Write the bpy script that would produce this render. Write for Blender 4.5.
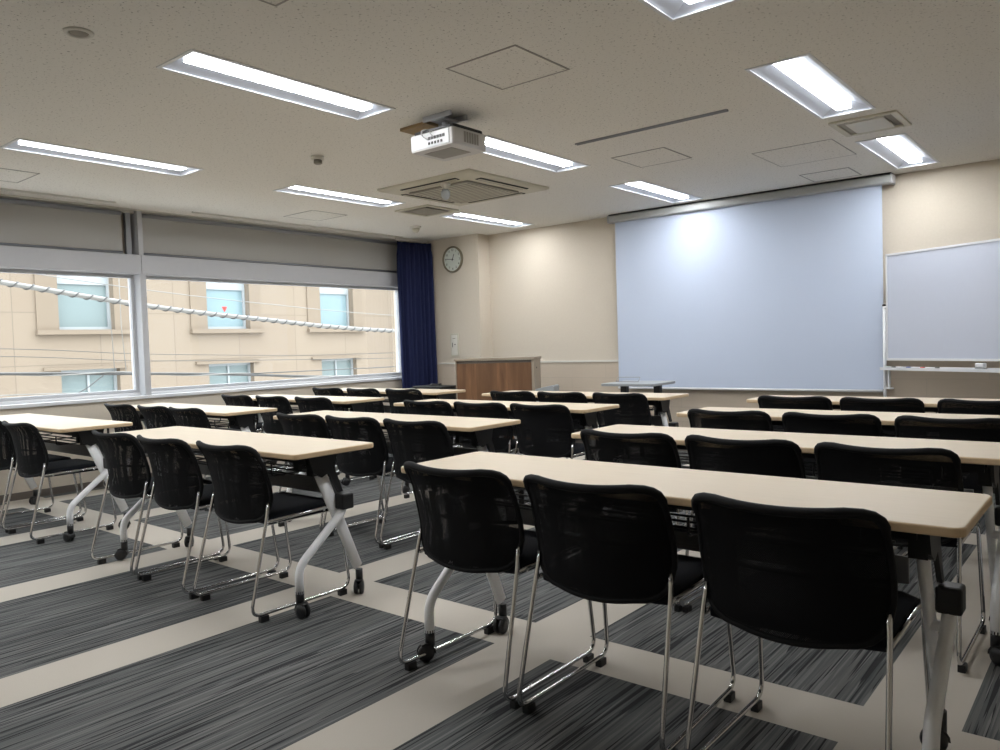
import bpy, bmesh, math, random
from mathutils import Vector, Matrix
random.seed(7)
for o in list(bpy.data.objects): bpy.data.objects.remove(o)
S = bpy.context.scene
COL = S.collection
PI = math.pi

# ---------------------------------------------------------------- camera
cam_d = bpy.data.cameras.new('camera'); cam = bpy.data.objects.new('camera', cam_d); COL.objects.link(cam)
cam_d.sensor_width = 36.0; cam_d.lens = 772.4*36.0/1000.0; cam_d.clip_start = 0.05; cam_d.clip_end = 200
yaw, pitch, roll = -0.6875, -0.0398, -0.0314
fw = Vector((math.sin(yaw)*math.cos(pitch), math.cos(yaw)*math.cos(pitch), math.sin(pitch)))
rt = Vector((math.cos(yaw), -math.sin(yaw), 0)); up = rt.cross(fw)
r2 = math.cos(roll)*rt + math.sin(roll)*up; u2 = -math.sin(roll)*rt + math.cos(roll)*up
M = Matrix((r2, u2, -fw)).transposed().to_4x4(); M.translation = Vector((0, 0, 1.156))
cam.matrix_world = M
S.camera = cam
# ---------------------------------------------------------------- world: overcast daylight
W = bpy.data.worlds.new('sky'); S.world = W; W.use_nodes = True
bg = W.node_tree.nodes['Background']; bg.inputs[0].default_value = (0.88, 0.95, 1.0, 1)
SKY = 11.0            # zenith radiance of an overcast sky, falling to a third at the horizon
_n = W.node_tree.nodes; _l = W.node_tree.links
_tc = _n.new('ShaderNodeTexCoord'); _sp = _n.new('ShaderNodeSeparateXYZ'); _l.new(_tc.outputs['Generated'], _sp.inputs[0])
_mx = _n.new('ShaderNodeMath'); _mx.operation = 'MAXIMUM'; _l.new(_sp.outputs[2], _mx.inputs[0]); _mx.inputs[1].default_value = 0.0
_ma = _n.new('ShaderNodeMath'); _ma.operation = 'MULTIPLY_ADD'; _l.new(_mx.outputs[0], _ma.inputs[0]); _ma.inputs[1].default_value = SKY*2/3; _ma.inputs[2].default_value = SKY/3
_l.new(_ma.outputs[0], bg.inputs[1])
LAMP = 66.0          # radiance of the fluorescent tubes
# ---------------------------------------------------------------- colour management
S.view_settings.view_transform = 'Standard'; S.view_settings.look = 'None'
S.view_settings.exposure = 0.0; S.view_settings.gamma = 1.0; S.view_settings.use_curve_mapping = False

# ---------------------------------------------------------------- helpers
def lin(c):
    return tuple(((x/255)/12.92 if x/255 <= 0.04045 else ((x/255+0.055)/1.055)**2.4) for x in c)
class NT:
    def __init__(s, name):
        s.m = bpy.data.materials.new(name); s.m.use_nodes = True; s.t = s.m.node_tree
        s.b = s.t.nodes['Principled BSDF']; s.out = s.t.nodes['Material Output']
    def n(s, typ, **kw):
        x = s.t.nodes.new(typ)
        for k, v in kw.items():
            if k.startswith('i_'): x.inputs[k[2:].replace('_', ' ')].default_value = v
            else: setattr(x, k, v)
        return x
    def l(s, a, b): s.t.links.new(a, b)
    def math(s, op, a, b=None, c=None):
        x = s.t.nodes.new('ShaderNodeMath'); x.operation = op
        for i, v in enumerate((a, b, c)):
            if v is None: continue
            if isinstance(v, (int, float)): x.inputs[i].default_value = v
            else: s.l(v, x.inputs[i])
        return x.outputs[0]
    def mix(s, f, a, b):
        x = s.t.nodes.new('ShaderNodeMix'); x.data_type = 'RGBA'
        for i, v in ((0, f), (6, a), (7, b)):
            if isinstance(v, (int, float)): x.inputs[i].default_value = v
            elif isinstance(v, tuple): x.inputs[i].default_value = (*v, 1)[:4]
            else: s.l(v, x.inputs[i])
        return x.outputs[2]
    def coord(s, scale=(1, 1, 1), which='Object', loc=(0, 0, 0)):
        tc = s.t.nodes.new('ShaderNodeTexCoord'); mp = s.t.nodes.new('ShaderNodeMapping')
        mp.inputs['Scale'].default_value = scale; mp.inputs['Location'].default_value = loc
        s.l(tc.outputs[which], mp.inputs[0]); return mp.outputs[0]
    def noise(s, co, scale=5, detail=3, rough=0.5):
        x = s.t.nodes.new('ShaderNodeTexNoise'); x.inputs['Scale'].default_value = scale
        x.inputs['Detail'].default_value = detail; x.inputs['Roughness'].default_value = rough
        s.l(co, x.inputs[0]); return x.outputs[0]
    def ramp(s, f, stops):
        x = s.t.nodes.new('ShaderNodeValToRGB'); e = x.color_ramp.elements
        while len(e) < len(stops): e.new(0.5)
        for el, (p, c) in zip(e, stops):
            el.position = p; el.color = (*c, 1)[:4] if not isinstance(c, (int, float)) else (c, c, c, 1)
        s.l(f, x.inputs[0]); return x.outputs[0]
    def bump(s, h, strength=0.2, dist=0.01):
        x = s.t.nodes.new('ShaderNodeBump'); x.inputs['Strength'].default_value = strength
        x.inputs['Distance'].default_value = dist; s.l(h, x.inputs['Height']); s.l(x.outputs[0], s.b.inputs['Normal'])

def simple(name, col, rough=0.5, metal=0.0, var=0.06, vs=20, bump=0.0, spec=0.5):
    k = NT(name); k.b.inputs['Roughness'].default_value = rough; k.b.inputs['Metallic'].default_value = metal
    k.b.inputs['Specular IOR Level'].default_value = spec
    f = k.noise(k.coord(), vs, 3)
    k.l(k.mix(f, tuple(c*(1-var) for c in col), tuple(min(1, c*(1+var)) for c in col)), k.b.inputs['Base Color'])
    if bump: k.bump(k.noise(k.coord(), vs*8, 2), bump, 0.002)
    return k.m

MT = {}
MT['white_paint'] = simple('white_paint', (0.72, 0.73, 0.75), 0.35, var=0.02)
MT['leg_white'] = simple('leg_white', (0.91, 0.92, 0.94), 0.3, var=0.02)
MT['black_plastic'] = simple('black_plastic', (0.012, 0.012, 0.013), 0.45)
MT['black_steel'] = simple('black_steel', (0.014, 0.014, 0.015), 0.4)
MT['chrome'] = simple('chrome', (0.62, 0.62, 0.63), 0.14, 1.0, var=0.02)
MT['alu'] = simple('alu', (0.49, 0.50, 0.53), 0.45, 0.0, var=0.03)
MT['alu_dark'] = simple('alu_dark', (0.30, 0.31, 0.33), 0.5, 0.3, var=0.03)
MT['panel_grey'] = simple('panel_grey', (0.22, 0.22, 0.215), 0.6)
MT['off_white'] = simple('off_white', (0.66, 0.64, 0.58), 0.5, var=0.02)
MT['ivory'] = simple('ivory', (0.56, 0.53, 0.43), 0.5, var=0.02)
MT['grille_grey'] = simple('grille_grey', (0.30, 0.28, 0.24), 0.7, var=0.03)
MT['dark_gap'] = simple('dark_gap', (0.03, 0.03, 0.03), 0.8)
MT['line_grey'] = simple('line_grey', (0.33, 0.31, 0.285), 0.7)
MT['seat_fabric'] = simple('seat_fabric', (0.009, 0.010, 0.014), 0.9, var=0.3, vs=300, bump=0.3, spec=0.2)
MT['rim_black'] = simple('rim_black', (0.007, 0.007, 0.008), 0.75, var=0.2, vs=200, spec=0.25)
MT['top_edge'] = simple('top_edge', (0.66, 0.49, 0.30), 0.5, var=0.06)
MT['screen_white'] = simple('screen_white', (0.55, 0.62, 0.76), 0.75, var=0.01, vs=3, spec=0.2)
MT['board_white'] = simple('board_white', (0.55, 0.59, 0.69), 0.22, var=0.01)
MT['case_grey'] = simple('case_grey', (0.45, 0.46, 0.46), 0.45, var=0.02)
MT['grey_laminate'] = simple('grey_laminate', (0.34, 0.285, 0.22), 0.5, var=0.04)
MT['light_grey'] = simple('light_grey', (0.36, 0.38, 0.39), 0.45, var=0.03)
MT['projector_white'] = simple('projector_white', (0.62, 0.61, 0.61), 0.4, var=0.02)
MT['projector_grey'] = simple('projector_grey', (0.33, 0.32, 0.30), 0.5, var=0.02)
MT['reflector'] = simple('reflector', (0.62, 0.65, 0.72), 0.4, var=0.01)
MT['red'] = simple('red', (0.5, 0.03, 0.02), 0.5)
MT['blue'] = simple('blue', (0.03, 0.06, 0.3), 0.5)
MT['brass_grey'] = simple('brass_grey', (0.23, 0.20, 0.14), 0.35, 0.4)
MT['clock_face'] = simple('clock_face', (0.62, 0.66, 0.61), 0.5, var=0.02)
MT['cable_white'] = simple('cable_white', (0.20, 0.195, 0.185), 0.6)
MT['cable_grey'] = simple('cable_grey', (0.06, 0.058, 0.057), 0.6)
MT['baseboard'] = simple('baseboard', (0.13, 0.11, 0.095), 0.6)
MT['ground'] = simple('ground', (0.5, 0.49, 0.48), 0.9)
def emit(name, col, strength):
    k = NT(name); k.b.inputs['Base Color'].default_value = (0.8, 0.8, 0.8, 1)
    k.b.inputs['Emission Color'].default_value = (*col, 1); k.b.inputs['Emission Strength'].default_value = strength
    return k.m
MT['tube_light'] = emit('tube_light', (0.96, 0.98, 1.0), LAMP)
MT['tube_side'] = emit('tube_side', (0.90, 0.95, 1.0), 3.0)

def m_table():
    k = NT('maple_laminate'); k.b.inputs['Roughness'].default_value = 0.5; k.b.inputs['Specular IOR Level'].default_value = 0.3
    co = k.coord((1.5, 30, 10)); f = k.noise(co, 3, 4)
    k.l(k.mix(f, (0.61, 0.515, 0.39), (0.67, 0.575, 0.45)), k.b.inputs['Base Color']); return k.m
MT['top'] = m_table()
def m_ceiling():
    k = NT('ceiling_board'); k.b.inputs['Roughness'].default_value = 0.95; k.b.inputs['Specular IOR Level'].default_value = 0.1
    co = k.coord()
    pits = k.ramp(k.noise(co, 70, 4, 0.65), [(0.34, 0.0), (0.40, 1.0)])
    c = k.mix(pits, (0.33, 0.31, 0.28), (0.80, 0.775, 0.725))
    k.l(c, k.b.inputs['Base Color']); k.bump(pits, 0.25, 0.003); return k.m
MT['ceiling'] = m_ceiling()
def m_floor():
    k = NT('carpet_tiles'); k.b.inputs['Roughness'].default_value = 0.95; k.b.inputs['Specular IOR Level'].default_value = 0.1
    co = k.coord(); sx = k.n('ShaderNodeSeparateXYZ'); k.l(co, sx.inputs[0])
    mx = k.math('LESS_THAN', k.math('FLOORED_MODULO', k.math('ADD', sx.outputs[0], 1.912), 1.266), 0.264)
    my = k.math('LESS_THAN', k.math('FLOORED_MODULO', k.math('SUBTRACT', sx.outputs[1], 2.245), 2.53), 0.265)
    mask = k.math('MAXIMUM', mx, my)
    vo = k.n('ShaderNodeTexVoronoi', feature='F1'); vo.inputs['Scale'].default_value = 1
    k.l(k.coord((165, 3.0, 1)), vo.inputs[0])
    sep = k.n('ShaderNodeSeparateColor'); k.l(vo.outputs['Color'], sep.inputs[0])
    streak = k.ramp(sep.outputs[0], [(0.0, (0.022, 0.0225, 0.025)), (0.20, (0.035, 0.0355, 0.038)), (0.30, (0.125, 0.138, 0.136)), (0.8, (0.19, 0.187, 0.183)), (1.0, (0.27, 0.265, 0.26))])
    broad = k.noise(k.coord((10, 0.9, 1)), 1.0, 2)
    fine = k.noise(co, 420, 2)
    g = k.mix(k.math('MULTIPLY', broad, 0.3), streak, (0.10, 0.099, 0.098))
    g2 = k.mix(k.math('MULTIPLY', fine, 0.5), g, (0.035, 0.035, 0.036))
    be = k.mix(fine, (0.45, 0.41, 0.355), (0.60, 0.555, 0.49))
    be2 = k.mix(k.math('MULTIPLY', k.noise(co, 2.5, 4), 0.35), be, (0.43, 0.39, 0.335))
    k.l(k.mix(mask, g2, be2), k.b.inputs['Base Color']); k.bump(fine, 0.35, 0.004); return k.m
MT['floor'] = m_floor()
def m_wall():
    k = NT('wallpaper'); k.b.inputs['Roughness'].default_value = 0.75
    co = k.coord(); f = k.noise(co, 60, 3)
    k.l(k.mix(f, (0.60, 0.535, 0.445), (0.65, 0.585, 0.49)), k.b.inputs['Base Color']); k.bump(f, 0.12, 0.003); return k.m
MT['wall'] = m_wall()
def m_wains():
    k = NT('wainscot_planks'); k.b.inputs['Roughness'].default_value = 0.55
    br = k.n('ShaderNodeTexBrick'); br.inputs['Scale'].default_value = 1
    br.inputs['Color1'].default_value = (0.63, 0.535, 0.43, 1); br.inputs['Color2'].default_value = (0.585, 0.495, 0.395, 1)
    br.inputs['Mortar'].default_value = (0.50, 0.43, 0.35, 1); br.inputs['Mortar Size'].default_value = 0.002
    br.inputs['Brick Width'].default_value = 0.9; br.inputs['Row Height'].default_value = 0.15
    tc = k.t.nodes.new('ShaderNodeTexCoord'); s = k.n('ShaderNodeSeparateXYZ'); c = k.n('ShaderNodeCombineXYZ')
    k.l(tc.outputs['Object'], s.inputs[0]); k.l(s.outputs[0], c.inputs[0]); k.l(s.outputs[2], c.inputs[1]); k.l(c.outputs[0], br.inputs[0])
    f = k.noise(k.coord((3, 3, 40)), 2.5, 4)
    k.l(k.mix(k.math('MULTIPLY', f, 0.5), br.outputs[0], (0.53, 0.45, 0.355)), k.b.inputs['Base Color']); return k.m
MT['wainscot'] = m_wains()
def m_wood():
    k = NT('walnut_planks'); k.b.inputs['Roughness'].default_value = 0.45
    co = k.coord((9, 9, 0.9)); f = k.noise(co, 1.6, 5, 0.6)
    tc = k.t.nodes.new('ShaderNodeTexCoord'); s = k.n('ShaderNodeSeparateXYZ'); k.l(tc.outputs['Object'], s.inputs[0])
    cell = k.math('FLOOR', k.math('MULTIPLY', s.outputs[0], 8.5))
    wn = k.n('ShaderNodeTexWhiteNoise', noise_dimensions='1D'); k.l(cell, wn.inputs['W'])
    c = k.ramp(f, [(0.25, (0.115, 0.052, 0.023)), (0.55, (0.25, 0.122, 0.056)), (0.8, (0.40, 0.215, 0.105))])
    k.l(k.mix(k.math('MULTIPLY', wn.outputs[0], 0.7), c, (0.14, 0.068, 0.031)), k.b.inputs['Base Color']); return k.m
MT['walnut'] = m_wood()
MT['tan_wood'] = simple('tan_wood', (0.28, 0.19, 0.09), 0.6, var=0.15, vs=8)
def m_curtain():
    k = NT('navy_cloth'); k.b.inputs['Roughness'].default_value = 0.9; k.b.inputs['Specular IOR Level'].default_value = 0.15
    f = k.noise(k.coord((60, 60, 4)), 3, 3)
    k.l(k.mix(f, (0.013, 0.017, 0.052), (0.024, 0.031, 0.092)), k.b.inputs['Base Color']); return k.m
MT['navy'] = m_curtain()
def m_blind():
    k = NT('blind_cloth'); k.b.inputs['Roughness'].default_value = 0.85
    f = k.noise(k.coord((4, 4, 300)), 3, 2)
    k.l(k.mix(f, (0.39, 0.385, 0.37), (0.43, 0.425, 0.41)), k.b.inputs['Base Color']); return k.m
MT['blind'] = m_blind()
def m_mesh():
    k = NT('black_mesh'); k.b.inputs['Roughness'].default_value = 0.8; k.b.inputs['Base Color'].default_value = (0.008, 0.008, 0.009, 1)
    k.b.inputs['Specular IOR Level'].default_value = 0.15
    s = k.n('ShaderNodeSeparateXYZ'); k.l(k.coord((1, 1, 1)), s.inputs[0])
    a = k.math('SINE', k.math('MULTIPLY', s.outputs[0], 2*PI/0.0042)); b = k.math('SINE', k.math('MULTIPLY', s.outputs[2], 2*PI/0.0042))
    hole = k.math('GREATER_THAN', k.math('MULTIPLY', a, b), 0.50)
    tr = k.n('ShaderNodeBsdfTransparent'); mx = k.n('ShaderNodeMixShader')
    k.l(hole, mx.inputs[0]); k.l(k.b.outputs[0], mx.inputs[1]); k.l(tr.outputs[0], mx.inputs[2]); k.l(mx.outputs[0], k.out.inputs[0]); return k.m
MT['mesh'] = m_mesh()
def m_glass(name, tint, refl=1.0):
    k = NT(name); tr = k.n('ShaderNodeBsdfTransparent'); tr.inputs[0].default_value = (*tint, 1)
    gl = k.n('ShaderNodeBsdfGlossy'); gl.inputs['Roughness'].default_value = 0.0
    fr = k.n('ShaderNodeFresnel'); fr.inputs[0].default_value = 1.45
    mx = k.n('ShaderNodeMixShader'); k.l(k.math('MULTIPLY', fr.outputs[0], refl), mx.inputs[0]); k.l(tr.outputs[0], mx.inputs[1]); k.l(gl.outputs[0], mx.inputs[2])
    k.l(mx.outputs[0], k.out.inputs[0]); return k.m
MT['glass'] = m_glass('window_glass', (0.985, 0.99, 0.985), 0.5)
MT['facade_glass'] = simple('facade_glass', (0.135, 0.172, 0.172), 0.15, var=0.08, vs=1.2)
MT['facade_glass_blue'] = simple('facade_glass_blue', (0.15, 0.215, 0.235), 0.2, var=0.08, vs=1.2)
def m_facade():
    k = NT('facade_stone'); k.b.inputs['Roughness'].default_value = 0.85
    br = k.n('ShaderNodeTexBrick'); br.offset = 0.0; br.inputs['Scale'].default_value = 1
    br.inputs['Color1'].default_value = (0.190, 0.148, 0.108, 1); br.inputs['Color2'].default_value = (0.178, 0.136, 0.098, 1)
    br.inputs['Mortar'].default_value = (0.125, 0.097, 0.070, 1); br.inputs['Mortar Size'].default_value = 0.008
    br.inputs['Brick Width'].default_value = 1.36; br.inputs['Row Height'].default_value = 0.88
    tc = k.t.nodes.new('ShaderNodeTexCoord'); s = k.n('ShaderNodeSeparateXYZ'); c = k.n('ShaderNodeCombineXYZ')
    k.l(tc.outputs['Object'], s.inputs[0]); k.l(k.math('ADD', s.outputs[1], 1.09), c.inputs[0]); k.l(k.math('ADD', s.outputs[2], 0.12), c.inputs[1]); k.l(c.outputs[0], br.inputs[0])
    f = k.noise(k.coord((1, 1, 2.5)), 1.5, 5, 0.6)
    k.l(k.mix(k.math('MULTIPLY', f, 0.35), br.outputs[0], (0.195, 0.165, 0.132)), k.b.inputs['Base Color']); return k.m
MT['facade'] = m_facade()
MT['facade_frame'] = simple('facade_frame', (0.26, 0.28, 0.29), 0.5, var=0.03)
MT['facade_trim'] = simple('facade_trim', (0.165, 0.128, 0.093), 0.85, var=0.05, vs=2)

class MB:
    """collects shapes into one mesh"""
    def __init__(s): s.bm = bmesh.new()
    def box(s, a, b, mi=0, mat=None):
        x0, y0, z0 = a; x1, y1, z1 = b
        vs = [s.bm.verts.new((mat @ Vector(p)) if mat else p) for p in ((x0,y0,z0),(x1,y0,z0),(x1,y1,z0),(x0,y1,z0),(x0,y0,z1),(x1,y0,z1),(x1,y1,z1),(x0,y1,z1))]
        for q in ((3,2,1,0),(4,5,6,7),(0,1,5,4),(1,2,6,5),(2,3,7,6),(3,0,4,7)):
            f = s.bm.faces.new([vs[i] for i in q]); f.material_index = mi
        return s
    def quad(s, pts, mi=0):
        f = s.bm.faces.new([s.bm.verts.new(p) for p in pts]); f.material_index = mi; return s
    def prism(s, poly, z0, z1, mi=0, side_mi=None, xf=lambda p: p):
        n = len(poly); lo = [s.bm.verts.new(xf((p[0], p[1], z0))) for p in poly]; hi = [s.bm.verts.new(xf((p[0], p[1], z1))) for p in poly]
        f = s.bm.faces.new(lo[::-1]); f.material_index = mi; f = s.bm.faces.new(hi); f.material_index = mi
        for i in range(n):
            f = s.bm.faces.new((lo[i], lo[(i+1) % n], hi[(i+1) % n], hi[i])); f.material_index = mi if side_mi is None else side_mi
        return s
    def tube(s, pts, r, seg=8, mi=0, closed=False, rads=None, flat=None):
        pts = [Vector(p) for p in pts]; n = len(pts); rings = []
        ref = None
        for i, p in enumerate(pts):
            if closed: d = (pts[(i+1) % n]-pts[i-1])
            else: d = pts[min(i+1, n-1)]-pts[max(i-1, 0)]
            d.normalize()
            if ref is None:
                ref = Vector((1, 0, 0)) if abs(d.x) < 0.9 else Vector((0, 1, 0))
            a = (ref - d*ref.dot(d)).normalized(); b = d.cross(a); ref = a
            rr = rads[i] if rads else r
            ra, rb = (rr, rr) if flat is None else (rr*flat[0], rr*flat[1])
            rings.append([s.bm.verts.new(p + a*(ra*math.cos(2*PI*k/seg)) + b*(rb*math.sin(2*PI*k/seg))) for k in range(seg)])
        m = n if closed else n-1
        for i in range(m):
            A, B = rings[i], rings[(i+1) % n]
            for k in range(seg):
                f = s.bm.faces.new((A[k], A[(k+1) % seg], B[(k+1) % seg], B[k])); f.smooth = True; f.material_index = mi
        if not closed:
            f = s.bm.faces.new(rings[0][::-1]); f.material_index = mi
            f = s.bm.faces.new(rings[-1]); f.material_index = mi
        return s
    def cyl(s, p0, p1, r, seg=16, mi=0): return s.tube([p0, p1], r, seg, mi)
    def lathe(s, prof, c=(0, 0, 0), axis='z', seg=24, mi=0):
        rings = []
        for r, h in prof:
            ring = []
            for k in range(seg):
                a = 2*PI*k/seg; x, y = r*math.cos(a), r*math.sin(a)
                v = {'z': (x, y, h), 'y': (x, h, y), 'x': (h, x, y)}[axis]
                ring.append(s.bm.verts.new((v[0]+c[0], v[1]+c[1], v[2]+c[2])))
            rings.append(ring)
        for A, B in zip(rings, rings[1:]):
            for k in range(seg):
                f = s.bm.faces.new((A[k], A[(k+1) % seg], B[(k+1) % seg], B[k])); f.smooth = True; f.material_index = mi
        s.bm.faces.new(rings[0][::-1]).material_index = mi; s.bm.faces.new(rings[-1]).material_index = mi
        return s
    def build(s, name, mats, parent=None, bevel=0.0, seg=2, loc=None, smooth=False):
        bmesh.ops.recalc_face_normals(s.bm, faces=s.bm.faces)
        me = bpy.data.meshes.new(name); s.bm.to_mesh(me); s.bm.free()
        for m in (mats if isinstance(mats, (list, tuple)) else [mats]): me.materials.append(MT[m] if isinstance(m, str) else m)
        if smooth:
            for p in me.polygons: p.use_smooth = True
        o = bpy.data.objects.new(name, me); COL.objects.link(o)
        if parent is not None: o.parent = parent
        if loc: o.location = loc
        if bevel:
            b = o.modifiers.new('bevel', 'BEVEL'); b.width = bevel; b.segments = seg; b.limit_method = 'ANGLE'; b.angle_limit = math.radians(40)
        return o
def fillet(pts, r, n=6):
    pts = [Vector(p) for p in pts]; out = [pts[0]]
    for i in range(1, len(pts)-1):
        a, b, c = pts[i-1], pts[i], pts[i+1]
        rr = min(r, (a-b).length*0.48, (c-b).length*0.48)
        p0 = b+(a-b).normalized()*rr; p1 = b+(c-b).normalized()*rr
        for k in range(n+1):
            t = k/n; out.append(p0*(1-t)**2 + b*2*t*(1-t) + p1*t*t)
    out.append(pts[-1]); return out
def rrect(x0, y0, x1, y1, r, n=5):
    out = []
    for cx, cy, a0 in ((x1-r, y1-r, 0), (x0+r, y1-r, PI/2), (x0+r, y0+r, PI), (x1-r, y0+r, 1.5*PI)):
        for k in range(n+1):
            a = a0+PI/2*k/n; out.append((cx+r*math.cos(a), cy+r*math.sin(a)))
    return out
def tag(o, label, cat, group=None, kind=None):
    if label: o['label'] = label
    if cat: o['category'] = cat
    if group: o['group'] = group
    if kind: o['kind'] = kind
    return o
def thing(name, label, cat, loc=(0, 0, 0), rz=0.0, group=None, kind=None):
    o = bpy.data.objects.new(name, None); COL.objects.link(o); o.location = loc; o.rotation_euler = (0, 0, rz)
    o.empty_display_size = 0.1
    return tag(o, label, cat, group, kind)
def struct(o, label, cat='room'):
    return tag(o, label, cat, None, 'structure')
def dup(o, parent=None):
    c = o.copy(); COL.objects.link(c)
    if parent is not None: c.parent = parent
    for ch in list(o.children): dup(ch, c)
    return c

# ================================================================ ROOM SHELL
XL, XR, YB, YF, ZC = -7.1, 1.7, -1.6, 7.33, 2.5
COLX, COLY = -6.13, 7.12
struct(MB().box((XL-0.25, YB-0.15, -0.12), (XR+0.15, YF+0.15, 0)).build('floor', 'floor'), 'grey striped carpet tiles with beige bands', 'floor')
# ceiling with openings for the light fittings
LX, LY, LW, LL = (-5.40, -3.37, -1.355), (2.45, 4.47, 6.47), 0.30, 1.20
holes = [(x-LW/2, x+LW/2, y-LL/2, y+LL/2) for x in LX for y in LY] + [(x-LW/2, x+LW/2, 0.43-LL/2, 0.43+LL/2) for x in LX[:2]]
def holed(mb, x0, x1, y0, y1, holes, put):
    xs = sorted({x0, x1, *[h[0] for h in holes], *[h[1] for h in holes]}); ys = sorted({y0, y1, *[h[2] for h in holes], *[h[3] for h in holes]})
    for i in range(len(xs)-1):
        for j in range(len(ys)-1):
            cx, cy = (xs[i]+xs[i+1])/2, (ys[j]+ys[j+1])/2
            if any(h[0] < cx < h[1] and h[2] < cy < h[3] for h in holes): continue
            put(mb, xs[i], xs[i+1], ys[j], ys[j+1])
mb = MB(); holed(mb, XL-0.25, XR+0.15, YB-0.15, YF+0.15, holes, lambda m, a, b, c, d: m.box((a, c, ZC), (b, d, ZC+0.012)))
bmesh.ops.remove_doubles(mb.bm, verts=mb.bm.verts, dist=1e-5)
struct(mb.build('ceiling', 'ceiling'), 'speckled off-white ceiling boards', 'ceiling')
struct(MB().box((XR, YB, 0), (XR+0.15, YF, ZC)).build('wall_right', 'wall'), 'beige wall on the right of the room', 'wall')
struct(MB().box((XL-0.25, YB-0.15, 0), (XR+0.15, YB, ZC)).build('wall_back', 'wall'), 'beige wall behind the camera', 'wall')
struct(MB().box((XL-0.25, YF, 0), (XR+0.15, YF+0.15, ZC)).build('wall_front', 'wall'), 'beige papered front wall behind the screen', 'wall')
mb = MB().box((XL-0.25, YB, 0), (XL, YF, 0.755)).box((XL-0.25, YB, 2.085), (XL-0.19, 6.85, ZC)).box((XL-0.25, 6.85, 0.755), (XL, YF, ZC))  # upper strip is an added panel keeping daylight from behind the blinds
struct(mb.build('wall_left', 'wall'), 'beige window wall on the left', 'wall')
struct(MB().box((XL, COLY, 0), (COLX, YF, ZC)).build('wall_column', 'wall'), 'beige corner column carrying the clock', 'wall')
struct(MB().box((COLX, YF-0.012, 0), (XR, YF, 0.925)).box((COLX, YF-0.022, 0.925), (XR, YF, 0.945), 1).build('trim_1', ['wainscot', 'off_white']), 'pale plank wainscot with thin cap rail on the front wall', 'trim')
struct(MB().box((XL, COLY-0.012, 0), (COLX+0.012, COLY, 0.925)).box((COLX, COLY, 0), (COLX+0.012, YF-0.012, 0.925)).box((XL, COLY-0.02, 0.925), (COLX+0.02, COLY, 0.945), 1).box((COLX, COLY, 0.925), (COLX+0.02, YF-0.012, 0.945), 1).build('trim_2', ['wainscot', 'off_white']), 'pale plank wainscot on the corner column', 'trim')
struct(MB().box((XL, YB, 0), (XL+0.012, COLY-0.02, 0.06)).build('baseboard_left', 'baseboard'), 'dark baseboard under the windows', 'baseboard')
struct(MB().box((COLX+0.02, YF-0.03, 0), (XR, YF-0.014, 0.06)).build('baseboard_front', 'baseboard'), 'dark baseboard along the front wall', 'baseboard')
# window sill, transom and mullion
GX = XL-0.15
struct(MB().box((XL-0.25, YB, 0.755), (XL+0.025, 6.85, 0.785)).box((XL-0.2, YB, 0.785), (XL-0.1, 6.85, 0.81)).build('trim_3', 'white_paint', bevel=0.004), 'white sill under the windows', 'window sill')
struct(MB().box((XL-0.2, YB, 1.91), (XL, 3.47, 2.085)).box((XL-0.2, 3.473, 1.91), (XL, 6.85, 2.085)).build('trim_4', 'alu', bevel=0.003), 'silver horizontal rail between the panes and the blinds', 'window rail')
struct(MB().box((XL-0.2, 3.45, 0.785), (XL+0.004, 3.505, 1.91)).box((XL-0.2, 3.45, 2.085), (XL+0.004, 3.495, ZC)).build('trim_5', 'alu', bevel=0.002), 'silver mullion between the two windows', 'window mullion')
struct(MB().box((XL-0.2, YB, ZC-0.03), (XL-0.06, 6.85, ZC)).box((XL-0.012, YB, ZC-0.012), (XL+0.012, 6.85, ZC)).build('trim_6', 'off_white'), 'pale head trim above the blinds', 'trim')
for n, (y0, y1) in enumerate(((YB+0.01, 3.45), (3.505, 6.84))):
    w = thing('window_%d' % (n+1), ('left pane' if n == 0 else 'right pane') + ' of the wide window, facing a beige building', 'window', ((GX), (y0+y1)/2, 0.81), kind='structure')
    h = (y1-y0)/2; mb = MB()
    for a, b in (((-0.03, -h, 0), (0.03, h, 0.03)), ((-0.03, -h, 1.07), (0.03, h, 1.1)), ((-0.03, -h, 0.03), (0.03, -h+0.03, 1.07)), ((-0.03, h-0.03, 0.03), (0.03, h, 1.07))): mb.box(a, b)
    mb.build('window_frame', 'alu', w)
    MB().box((-0.003, -h+0.03, 0.03), (0.003, h-0.03, 1.07)).build('pane', 'glass', w)
# roller blinds, lowered over the upper lights
for nm, y0, y1 in (('left grey roller blind pulled down over the upper window', YB+0.03, 3.32), ('right grey roller blind pulled down beside the navy curtain', 3.503, 6.82)):
    t = thing('roller_blind', nm, 'blind', (XL-0.035, (y0+y1)/2, 2.086), group='grey roller blinds')
    h = (y1-y0)/2
    MB().box((-0.002, -h, 0.03), (0.002, h, ZC-2.086-0.062)).build('cloth', 'blind', t)
    MB().cyl((0, -h, 0.015), (0, h, 0.015), 0.012, 10).build('bottom_bar', 'alu_dark', t)
    MB().cyl((0, -h, ZC-2.086-0.045), (0, h, ZC-2.086-0.045), 0.02, 14).build('roller', 'alu_dark', t)
tag(MB().box((-0.02, -0.022, 0), (0.02, 0.022, ZC-2.086-0.032)).build('blind_guide', 'alu_dark', loc=(XL-0.06, 3.385, 2.086)), 'grey vertical guide rail between the left blind and the mullion', 'guide rail')

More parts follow.
